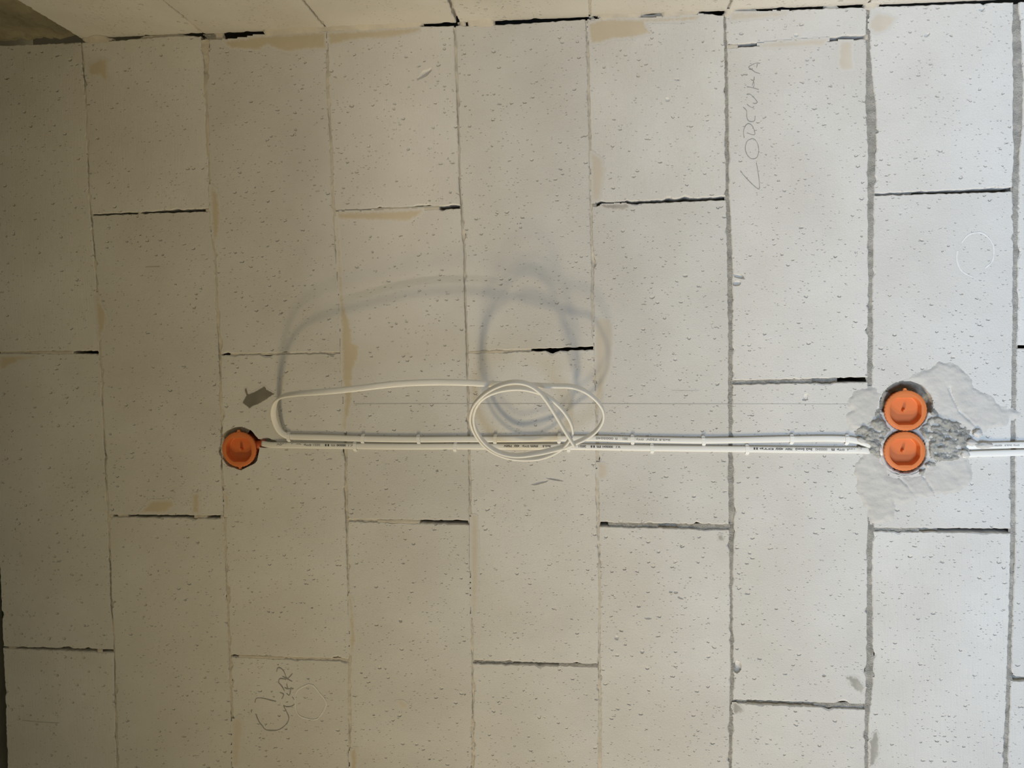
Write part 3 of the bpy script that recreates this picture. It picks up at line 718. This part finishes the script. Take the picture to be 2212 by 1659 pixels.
# putty around the single box
def putty(px, py, r0, r1, a0, a1, d, seed):
    V, Fc = [], []; n = 50; mm = 6
    for i in range(n + 1):
        t = math.radians(a0 + (a1 - a0) * i / n)
        for j in range(mm + 1):
            f = j / mm; r = r0 + (r1 - r0) * f
            r *= 1 + 0.05 * noise.noise(Vector((math.cos(t) * 3, math.sin(t) * 3, seed + j * .2)))
            x = px + r * math.cos(t); y = py + r * math.sin(t)
            h = -d * (1 - f) ** 0.8 + 0.0008 + 0.003 * noise.fractal(Vector((x * .1, y * .1, seed)), .9, 2, 3) * (1 - f * .6) - (0.002 if j == mm else 0)
            V.append(P(x, y, h))
    for i in range(n):
        for j in range(mm):
            a = i * (mm + 1) + j; Fc.append((a, a + 1, a + mm + 2, a + mm + 1))
    return mesh_py('putty', V, Fc, M['putty'], wall, True)
putty(517, 969, 34, 57, 95, 300, 0.010, 1)
putty(517, 969, 38, 55, 20, 92, 0.016, 2)

# ------------------------------------------------------------------ pencil, chalk and scratches
def stroke(name, pts, r, mat, parent=wall, h=0.0004, frame=None, closed=False, flat=0.35):
    """thin raised line along pixel points"""
    q = [Vector(p) for p in pts]
    if closed: q.append(q[0])
    out = []
    for i in range(len(q) - 1):
        p0 = q[max(0, i - 1)]; p1 = q[i]; p2 = q[i + 1]; p3 = q[min(len(q) - 1, i + 2)]
        k = max(2, int((p2 - p1).length / 2.5))
        for j in range(k):
            t = j / k
            out.append(0.5 * ((2 * p1) + (p2 - p0) * t + (2 * p0 - 5 * p1 + 4 * p2 - p3) * t * t + (3 * p1 - p0 - 3 * p2 + p3) * t ** 3))
    out.append(q[-1])
    V, Fc = [], []
    for i, p in enumerate(out):
        d = out[min(i + 1, len(out) - 1)] - out[max(0, i - 1)]
        if d.length < 1e-6: d = Vector((1, 0))
        d.normalize(); nn = Vector((-d.y, d.x)); w = r * (0.75 + 0.5 * n1(i * .35, r * 10))
        for f, hh in ((-1, 0.0), (0, 0.0002), (1, 0.0)):
            x, y = p + nn * w * f
            V.append(P(x, y, hh + 0.0003))
    for i in range(len(out) - 1):
        for j in range(2):
            a = i * 3 + j; Fc.append((a, a + 1, a + 4, a + 3))
    return mesh_py(name, V, Fc, mat, parent)
def sc(pts, ox, oy, s): return [(ox + x / s, oy + y / s) for x, y in pts]
FR = [[(105,1385),(150,1445),(240,1540),(305,1592),(326,1580),(312,1430),(288,1290)],
 [(235,1015),(185,1040),(162,1100),(167,1165),(200,1225),(245,1248),(295,1230),(315,1160),(305,1080),(270,1025),(237,1013)],
 [(148,1005),(140,930),(160,870),(195,840),(235,860),(265,920),(268,970),(215,960),(180,945)],
 [(150,665),(175,690),(178,760),(192,802),(230,818),(268,805),(274,750)], [(135,650),(158,668)],
 [(178,503),(215,500),(260,540),(300,595),(265,608),(248,600)], [(258,640),(250,655),(215,645),(178,615)],
 [(178,415),(240,425),(315,446)], [(265,300),(255,350),(240,400)], [(256,345),(262,400),(250,420)],
 [(330,145),(280,143),(200,185),(240,220),(285,250),(332,262)], [(300,150),(290,195)]]
for s_ in FR: stroke('pencil_letter', sc(s_, 1580, 110, 5.35), 0.85, M['pencil'])
CK = [[(610,880),(480,850),(340,815),(220,820),(190,900)], [(130,1040),(115,1100)], [(205,1130),(270,1280),(340,1370),(400,1440),(520,1458),(640,1450),(740,1400),(830,1310),(865,1220),(850,1150),(800,1050),(755,960)],
 [(755,960),(830,985),(930,970),(985,920),(985,860),(930,790)], [(725,830),(760,740),(685,700)], [(912,600),(893,700),(872,760),(820,720)],
 [(660,505),(680,430),(760,430),(810,445)], [(662,510),(720,570),(780,670)], [(820,530),(838,630),(780,600)], [(838,630),(960,625)],
 [(625,285),(640,215),(700,215),(770,290),(810,400),(832,430),(880,390),(935,325)], [(740,380),(832,430),(930,482)], [(820,400),(845,445)]]
for s_ in CK: stroke('pencil_letter', sc(s_, 530, 1420, 9.215), 0.95, M['pencil'])
stroke('pencil_line', [(764,872.5),(900,872),(1010,872),(1100,872),(1280,872),(1400,872.5),(1578,872.5)], 0.7, M['pencil_faint'])
stroke('pencil_line', [(1583,872.5),(1700,872.5),(1800,873),(1870,873)], 0.45, M['pencil_faint'])
stroke('chalk_outline', sc([(1250,540),(1060,640),(990,780),(1000,1000),(1060,1150),(1200,1220),(1400,1240),(1500,1150),(1590,1000),(1600,880),(1480,720),(1350,570)], 530, 1420, 9.215), 2.0, M['chalk'], closed=True)
stroke('chalk_outline', sc([(1680,450),(1740,385),(1830,365),(1900,400),(1950,480),(1945,600),(1880,670)], 1652, 410, 3.95), 2.0, M['chalk'])
stroke('chalk_outline', sc([(1645,520),(1640,600),(1680,690),(1770,742)], 1652, 410, 3.95), 1.8, M['chalk'])
stroke('scratch_mark', [(1450,844),(1480,844.5),(1510,844)], 0.9, M['smear_pale'])
stroke('scratch_mark', [(50,1556),(90,1560),(128,1562)], 1.0, M['pencil_faint'])
stroke('scratch_mark', [(314,577),(345,576)], 0.9, M['pencil_faint'])
# hairline cracks on the right-hand wall (pixels lie on that wall's plane)
def PR(px, py, h=0.0):
    D = ray(px, py); s = (vpu((px - 60) / 1130.0) + h - CAM[1]) / D[1]; q = CAM + D * s
    return uvw(float(q[0]), float(q[1]), float(q[2]))
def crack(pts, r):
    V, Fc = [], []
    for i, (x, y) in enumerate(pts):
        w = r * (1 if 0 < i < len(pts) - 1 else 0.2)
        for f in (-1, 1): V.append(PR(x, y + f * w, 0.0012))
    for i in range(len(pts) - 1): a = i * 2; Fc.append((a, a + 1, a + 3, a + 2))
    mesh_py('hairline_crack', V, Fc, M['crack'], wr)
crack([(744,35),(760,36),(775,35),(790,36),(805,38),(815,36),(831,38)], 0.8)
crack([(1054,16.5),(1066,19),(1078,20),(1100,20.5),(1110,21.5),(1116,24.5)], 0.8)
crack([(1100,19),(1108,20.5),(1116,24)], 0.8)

# ------------------------------------------------------------------ orange flush boxes
def socket_box(px, py, R, d, label, group, entry=None, tabs=(90, 270)):
    """round box with a push-in cover: ribbed rim, sunken pan with flat top and bottom, centre peg"""
    c = P(px, py, d)
    root = empty('junction_box', Vector((c.x, 0.0, c.z)))
    tag(root, label, 'junction box', group)
    def fr(a, b, h):                                     # a: picture right, b: picture down, h: out of the wall
        return Vector((c.x - b, -h, c.z - a))
    n = 72
    def pan(t, k=1.0):
        x, y = math.cos(t), math.sin(t); r = 0.77 * R * k
        X, Y = r * x, r * y
        Y = max(-0.64 * R * k, min(0.70 * R * k, Y)); X = max(-0.75 * R * k, min(0.73 * R * k, X))
        return X, Y
    T = [2 * math.pi * i / n for i in range(n)]
    rings = []
    ser = lambda i: 1 + (0.012 if i % 2 else -0.006)
    rings.append([fr(R * .985 * ser(i) * math.cos(t), R * .985 * ser(i) * math.sin(t), d - .007) for i, t in enumerate(T)])
    rings.append([fr(R * ser(i) * math.cos(t), R * ser(i) * math.sin(t), d - .001) for i, t in enumerate(T)])
    rings.append([fr(R * .965 * math.cos(t), R * .965 * math.sin(t), d) for t in T])
    rings.append([fr(R * .86 * math.cos(t), R * .86 * math.sin(t), d + .0006) for t in T])
    rings.append([fr(*pan(t, 1.02), d + .0004) for t in T])
    rings.append([fr(*pan(t, 1.0), d - .0006) for t in T])
    rings.append([fr(*pan(t, .95), d - .0125) for t in T])
    rings.append([fr(*pan(t, .90), d - .0135) for t in T])
    V = [p for r in rings for p in r]; Fc = []
    for k in range(len(rings) - 1):
        for i in range(n): j = (i + 1) % n; Fc.append((k * n + i, k * n + j, (k + 1) * n + j, (k + 1) * n + i))
    Fc.append(tuple((len(rings) - 1) * n + i for i in range(n)))
    lid = mesh_py('cover', V, Fc, M['orange'], root)
    # centre peg
    def peg(name, a, b, r, h0, h1, parent, mat, sides=14, taper=.8):
        V = [fr(a + r * math.cos(2 * math.pi * i / sides), b + r * math.sin(2 * math.pi * i / sides), h0) for i in range(sides)]
        V += [fr(a + r * taper * math.cos(2 * math.pi * i / sides), b + r * taper * math.sin(2 * math.pi * i / sides), h1) for i in range(sides)]
        Fc = [(i, (i + 1) % sides, sides + (i + 1) % sides, sides + i) for i in range(sides)] + [tuple(range(sides, 2 * sides))]
        me_ = mesh_py(name, V, Fc, mat)
        loc = me_.location.copy(); me_.parent = parent
        base = root.location + (parent.location if parent != root else Vector((0, 0, 0)))
        me_.location = loc - base
        return me_
    peg('peg', 0, 0.001, 0.0032, d - .0135, d - .005, lid, M['orange'])
    # moulded ledge in the pan
    # box body behind the cover
    V = [fr(R * .90 * math.cos(t), R * .90 * math.sin(t), d - .004) for t in T] + [fr(R * .88 * math.cos(t), R * .88 * math.sin(t), -.040) for t in T]
    Fc = [(i, (i + 1) % n, n + (i + 1) % n, n + i) for i in range(n)] + [tuple(range(n, 2 * n))]
    mesh_py('body', V, Fc, M['orange_body'], root)
    for a in tabs:
        t = math.radians(a); w = math.radians(7)
        V = []
        for h in (d - .001, d - .005):
            V += [fr(R * .97 * math.cos(t - w), R * .97 * math.sin(t - w), h), fr(R * 1.11 * math.cos(t - w * .35), R * 1.11 * math.sin(t - w * .35), h),
                  fr(R * 1.11 * math.cos(t + w * .35), R * 1.11 * math.sin(t + w * .35), h), fr(R * .97 * math.cos(t + w), R * .97 * math.sin(t + w), h)]
        mesh_py('tab', V, [(0,1,2,3),(7,6,5,4),(0,4,5,1),(1,5,6,2),(2,6,7,3),(3,7,4,0)], M['orange'], root)
    if entry is not None:                                # spout where the cable enters
        a0, L = entry; t0 = math.radians(a0); V, Fc = [], []
        for s in (0.80 * R, R + L):
            for i in range(14):
                q = 2 * math.pi * i / 14; rr = 0.0085 if s < R else 0.0075
                V.append(fr(s * math.cos(t0) - rr * math.cos(q) * math.sin(t0), s * math.sin(t0) + rr * math.cos(q) * math.cos(t0), d - .014 + rr * math.sin(q)))
        Fc = [(i, (i + 1) % 14, 14 + (i + 1) % 14, 14 + i) for i in range(14)]
        mesh_py('cable_entry', V, Fc, M['orange_body'], root, True)
    return root
socket_box(516, 971, 0.0343, 0.003, 'single orange round flush box standing alone at the end of the lower cable', 'orange flush boxes', entry=(-12, 0.018))
socket_box(1957, 887, 0.0358, 0.008, 'upper orange round box of the mortared-in pair, away from the cable line', 'orange flush boxes', tabs=(268,))
socket_box(1955, 975, 0.0350, 0.008, 'lower orange round box of the mortared-in pair, in line with the cables', 'orange flush boxes', tabs=())

# ------------------------------------------------------------------ flat white cables
def spline(pts, per=2.0):
    q = [np.array(p, float) for p in pts]; out = []
    for i in range(len(q) - 1):
        p0 = q[max(0, i - 1)]; p1 = q[i]; p2 = q[i + 1]; p3 = q[min(len(q) - 1, i + 2)]
        # centripetal-like tangents
        d01 = max(1e-6, np.linalg.norm((p1 - p0)[:2])) ** .5; d12 = max(1e-6, np.linalg.norm((p2 - p1)[:2])) ** .5; d23 = max(1e-6, np.linalg.norm((p3 - p2)[:2])) ** .5
        m1 = (p2 - p1) if i == 0 else (p2 - p1 + d12 * ((p1 - p0) / d01 - (p2 - p0) / (d01 + d12)))
        m2 = (p2 - p1) if i == len(q) - 2 else (p2 - p1 + d12 * ((p3 - p2) / d23 - (p3 - p1) / (d12 + d23)))
        k = max(2, int(np.linalg.norm((p2 - p1)[:2]) / per))
        for j in range(k):
            t = j / k; t2 = t * t; t3 = t2 * t
            out.append((2*t3 - 3*t2 + 1) * p1 + (t3 - 2*t2 + t) * m1 + (-2*t3 + 3*t2) * p2 + (t3 - t2) * m2)
    out.append(q[-1]); return out
CW, CT = 0.0113, 0.0050
def cable(name, pts, label, parent_thing=None, wd=CW, th=CT, sides=14):
    """pts: px, py, height of the axis above the wall in mm, and the wide direction (right, down, out)"""
    sp = spline(pts, 3.0)
    cen = [P(p[0], p[1], p[2] / 1000.0) for p in sp]
    V, Fc = [], []
    N = len(cen)
    for i in range(N):
        T = (cen[min(i + 1, N - 1)] - cen[max(0, i - 1)]).normalized()
        a, b, o = sp[i][3:6]
        Wd = Vector((-b, -o, -a)); Wd = (Wd - T * Wd.dot(T)).normalized(); Nn = T.cross(Wd).normalized()
        for s in range(sides):
            q = 2 * math.pi * s / sides; cx, sx = math.cos(q), math.sin(q)
            ex = 0.72
            x = math.copysign(abs(cx) ** ex, cx) * wd / 2; y = math.copysign(abs(sx) ** ex, sx) * th / 2
            V.append(cen[i] + Wd * x + Nn * y)
    for i in range(N - 1):
        for s in range(sides):
            Fc.append((i * sides + s, i * sides + (s + 1) % sides, (i + 1) * sides + (s + 1) % sides, (i + 1) * sides + s))
    Fc.append(tuple(range(sides))); Fc.append(tuple((N - 1) * sides + s for s in range(sides - 1, -1, -1)))
    root = empty(name, cen[N // 2])
    o = mesh_py('sheath', V, Fc, M['pvc'], root, True)
    bm = bmesh.new(); bm.from_mesh(o.data); bmesh.ops.recalc_face_normals(bm, faces=bm.faces); bm.to_mesh(o.data); bm.free()
    tag(root, label, 'cable', 'flat white cables')
    return root
FL = (0, 1, 0); H0 = 3.2
def flat(x, y, h=H0): return (x, y, h) + FL
AX = (0, 0.62, 0.78)                                      # axis of the hanging coil
def ring(x, y, off=0.0, ax=AX): return (x, y, 40 + (992 - y) * 0.54 + off) + ax
A = [flat(1912, 984, -6), flat(1897, 970, 0), flat(1872, 958.5, 3), flat(1845, 951, 3.2), flat(1810, 948), flat(1709, 948.5), flat(1600, 951), flat(1519, 952), flat(1440, 951), flat(1366, 949.5),
     flat(1300, 947.5), flat(1208, 947.5), flat(1100, 949), flat(984, 949), flat(905, 949.5), flat(785, 948), flat(700, 945.2), flat(645, 944), flat(622, 942.5, 4),
     (605, 932, 12, -.45, .75, .45), (594, 912, 28, -.62, .3, .72), (590, 890, 48, -.62, .1, .78), (595, 869, 70, -.5, .35, .8), (608, 857, 86, -.25, .65, .7), (637, 851, 99, -.1, .8, .55), (695, 846.5, 109, 0, .93, .3),
     (765, 840, 115, 0, .97, .2), (850, 830, 120, 0, .98, .15), (930, 826, 121, 0, .98, .15), (1000, 826.5, 121, 0, .98, .2), (1060, 829.5, 118, 0, .95, .3), (1110, 830.5, 112, 0, .85, .5), (1160, 832.5, 106, 0, .75, .65),
     (1200, 833.5, 101) + AX, (1235, 835, 97) + AX, ring(1262, 844, -22), ring(1288, 864, -20), ring(1302, 885, -18), ring(1303, 905, -14), ring(1290, 928, -9), ring(1268, 945, -5), ring(1240, 958, -2),
     (1205, 969, 47, 0, .8, .6), (1160, 979, 44, 0, .78, .62), (1110, 984, 43) + AX, ring(1070, 973, 3), ring(1040, 948, 4), ring(1024, 915, 4), ring(1026, 885, 4), ring(1042, 861, 4), ring(1070, 846, 3),
     ring(1110, 839, 2), ring(1145, 842, 2), ring(1180, 855, 2), ring(1210, 879, 1), ring(1231, 909, 0), ring(1237, 932, -2), ring(1228, 953, -5), ring(1205, 974, -6), ring(1170, 988, -6),
     ring(1135, 991.5, -6), ring(1095, 987, -5), ring(1055, 969, -3), ring(1028, 940, -2), ring(1016, 908, 0), ring(1021, 880, 6), ring(1040, 856, 10), ring(1070, 836, 14), ring(1108, 825.5, 16), ring(1138, 829, 16),
     ring(1162, 843, 17), ring(1178, 862, 18), ring(1198, 893, 18), ring(1220, 930, 16), ring(1241, 963, 14)]
cabA = cable('flat_cable', A, 'white flat cable that folds back and hangs in a loose coil')
Bp = [flat(566, 958, -4), flat(580, 960.5, 0), flat(600, 961.5, 3), flat(690, 963, 3.2), flat(768, 964), flat(860, 965), flat(984, 964.7), flat(1100, 965), flat(1228, 965.5), flat(1408, 968.3), flat(1520, 969.5), flat(1613, 970.5), flat(1720, 972), flat(1800, 972.8), flat(1858, 973, 3), flat(1878, 974, 0), flat(1887, 975, -8)]
cabB = cable('flat_cable', Bp, 'straight white flat cable with dark printing, running from single box to paired boxes')
Cp = [flat(2076, 965, -3), flat(2095, 963.5, 1), flat(2120, 963), flat(2160, 962), flat(2212, 961), flat(2300, 960), flat(2480, 960)]
cabC = cable('flat_cable', Cp, 'upper white cable leaving the mortar patch towards the right edge, dabbed with plaster')
Dp = [flat(2070, 984, -4), flat(2084, 982, 1), flat(2110, 980.5), flat(2160, 979), flat(2212, 977.5), flat(2300, 976), flat(2480, 975)]
cabD = cable('flat_cable', Dp, 'lower clean white cable leaving the mortar patch towards the right edge')
# cut copper ends at the coil's free end
# printing on the sheaths
def interp_path(pts, x):
    q = sorted([(p[0], p[1]) for p in pts]); return interp(q, x)
def cable_text(txt, x0, x1, path, dy, mat, par, hpx=5.0):
    cu = bpy.data.curves.new('printed_text', 'FONT'); cu.body = txt; cu.size = 1.0; cu.offset = 0.03
    ob = bpy.data.objects.new('printed_text', cu); C.objects.link(ob)
    bpy.context.view_layer.update()
    dg = bpy.context.evaluated_depsgraph_get(); me = bpy.data.meshes.new_from_object(ob.evaluated_get(dg))
    bpy.data.objects.remove(ob); bpy.data.curves.remove(cu)
    xs = [v.co.x for v in me.vertices]; ys = [v.co.y for v in me.vertices]
    a, b, c0, c1 = min(xs), max(xs), min(ys), max(ys)
    V = []
    for v in me.vertices:
        fx = (v.co.x - a) / (b - a); fy = (v.co.y - c0) / (c1 - c0)
        x = x1 - (x1 - x0) * fx; y = interp_path(path, x) + dy + (fy - .5) * hpx         # printed upside down in the picture
        V.append(P(x, y, 0.0032 + CT / 2 + 0.00025))
    Fc = [tuple(p.vertices) for p in me.polygons]; bpy.data.meshes.remove(me)
    mesh_py('printed_text', V, Fc, mat, par)
LB = [p for p in Bp]; LA = [p for p in A[:18]]
for t, x0, x1, mt_ in (('V.1', 752, 764, 'ink_pale'), ('0005040', 727, 747, 'ink'), ('m', 715, 724, 'ink_pale'), ('II', 702, 711, 'ink'), ('2021', 676, 692, 'ink_pale'), ('DYp', 656, 672, 'ink'), ('450', 640, 651, 'ink'), ('/', 626, 632, 'ink'), ('750V', 597, 619, 'ink_pale'),
   ('V.1', 1331, 1340, 'ink'), ('0005041', 1301, 1324, 'ink'), ('m', 1289, 1298, 'ink'), ('II', 1276, 1285, 'ink'), ('2021', 1250, 1266, 'ink'), ('3x2,5', 1172, 1190, 'ink'), ('mm', 1146, 1162, 'ink'), ('DYp', 1128, 1143, 'ink'), ('450/', 1110, 1122, 'ink'), ('750V', 1088, 1106, 'ink'),
   ('HAR', 1829, 1846, 'ink'), ('DYp', 1808, 1824, 'ink'), ('m', 1796, 1803, 'ink'), ('0005042', 1761, 1787, 'ink_pale'), ('3x2', 1741, 1755, 'ink'), ('5mm2', 1718, 1738, 'ink'), ('750V', 1696, 1712, 'ink'), ('450/', 1675, 1692, 'ink'), ('DYp', 1641, 1671, 'ink'), ('II', 1628, 1637, 'ink')):
    cable_text(t, x0, x1, LB, -1.6, M[mt_], cabB, 4.6)
for t, x0, x1 in (('0005040', 1287, 1325), ('m', 1329, 1334), ('2021', 1345, 1356), ('DYp', 1374, 1390), ('750V', 1396, 1420), ('3x2,5', 1424, 1448)):
    cable_text(t, x0, x1, LA, -0.8, M['ink_pale'], cabA, 4.4)
for t, x0, x1 in (('450/750V', 2147, 2165), ('3x2,5', 2170, 2186), ('DYp', 2189, 2202)):
    cable_text(t, x0, x1, Cp, 0.2, M['ink_pale'], cabC, 3.6)

# ------------------------------------------------------------------ nylon strap clips
def clip(px, path, label, group, dx=0.0, seed=0):
    rs = random.Random(seed); py = interp_path(path, px)
    c = P(px, py, 0.0); root = empty('cable_clip', c)
    tag(root, label, 'cable clip', group)
    hw = CW / 2 + 0.0010; hh = H0 / 1000 + CT / 2 + 0.0003; wd = 0.0066 / 2
    tilt = rs.uniform(-.10, .10)
    def fr(a, b, h): return Vector((c.x - b, -h, c.z - (a + b * tilt)))
    prof = [(-hw - .0016, -.012), (-hw - .0016, .0015), (-hw - .0008, hh * .75), (-hw * .78, hh + .0012), (0, hh + .0016), (hw * .78, hh + .0012), (hw + .0008, hh * .75), (hw + .0016, .0015), (hw + .0016, -.012)]
    inn = [(-hw, -.012), (-hw, .0015), (-hw, hh * .7), (-hw * .8, hh), (0, hh + .0001), (hw * .8, hh), (hw, hh * .7), (hw, .0015), (hw, -.012)]
    V, Fc = [], []
    for i in range(9):
        for (b, h) in (prof[i], inn[i]):
            for a in (-wd, wd): V.append(fr(a, b, h))
    for i in range(8):
        k = i * 4; l = k + 4
        Fc += [(k, k + 1, l + 1, l), (k + 2, l + 2, l + 3, k + 3), (k, l, l + 2, k + 2), (k + 1, k + 3, l + 3, l + 1)]
    Fc += [(0, 2, 3, 1), (32, 33, 35, 34)]
    mesh_py('strap', V, Fc, M['clip'], root)
    # rounded shoulders at both feet
    for s in (-1, 1):
        V, Fc = [], []
        for j, (r, h) in enumerate(((.0040, -.0004), (.0040, .0018), (.0028, .0030))):
            for i in range(12):
                q = 2 * math.pi * i / 12; V.append(fr(r * math.cos(q) * .85, s * (hw + .0012) + r * .55 * math.sin(q), h + (0.0012 if j else 0)))
        for j in range(2):
            for i in range(12): Fc.append((j * 12 + i, j * 12 + (i + 1) % 12, j * 12 + 12 + (i + 1) % 12, j * 12 + 12 + i))
        Fc.append(tuple(24 + i for i in range(12)))
        mesh_py('foot', V, Fc, M['clip'], root)
    return root
UC = [(625, 'white clip on the upper cable right where it folds back by the single box'), (785, 'white clip on the upper cable, second from the fold'), (905, 'white clip on the upper cable, third from the fold'),
      (1070, 'white clip on the upper cable inside the coil near its left rim'), (1208, 'white clip on the upper cable inside the coil near its right rim'), (1366, 'white clip on the upper cable, first beyond the coil towards the boxes'),
      (1519, 'white clip on the upper cable, second beyond the coil'), (1709, 'white clip on the upper cable, last but one before the mortar patch'), (1828, 'white clip on the upper cable at the edge of the mortar patch')]
LC = [(768, 'white clip on the lower cable nearest the single orange box'), (984, 'white clip on the lower cable just left of the coil'), (1229, "white clip on the lower cable under the coil's crossing strands"),
      (1408, 'white clip on the lower cable, first beyond the coil'), (1613, 'white clip on the lower cable beside its last printing before the paired boxes')]
for i, (x, l) in enumerate(UC): clip(x, LA, l, 'clips on the upper cable', seed=i)
for i, (x, l) in enumerate(LC): clip(x, LB, l, 'clips on the lower cable', seed=30 + i)
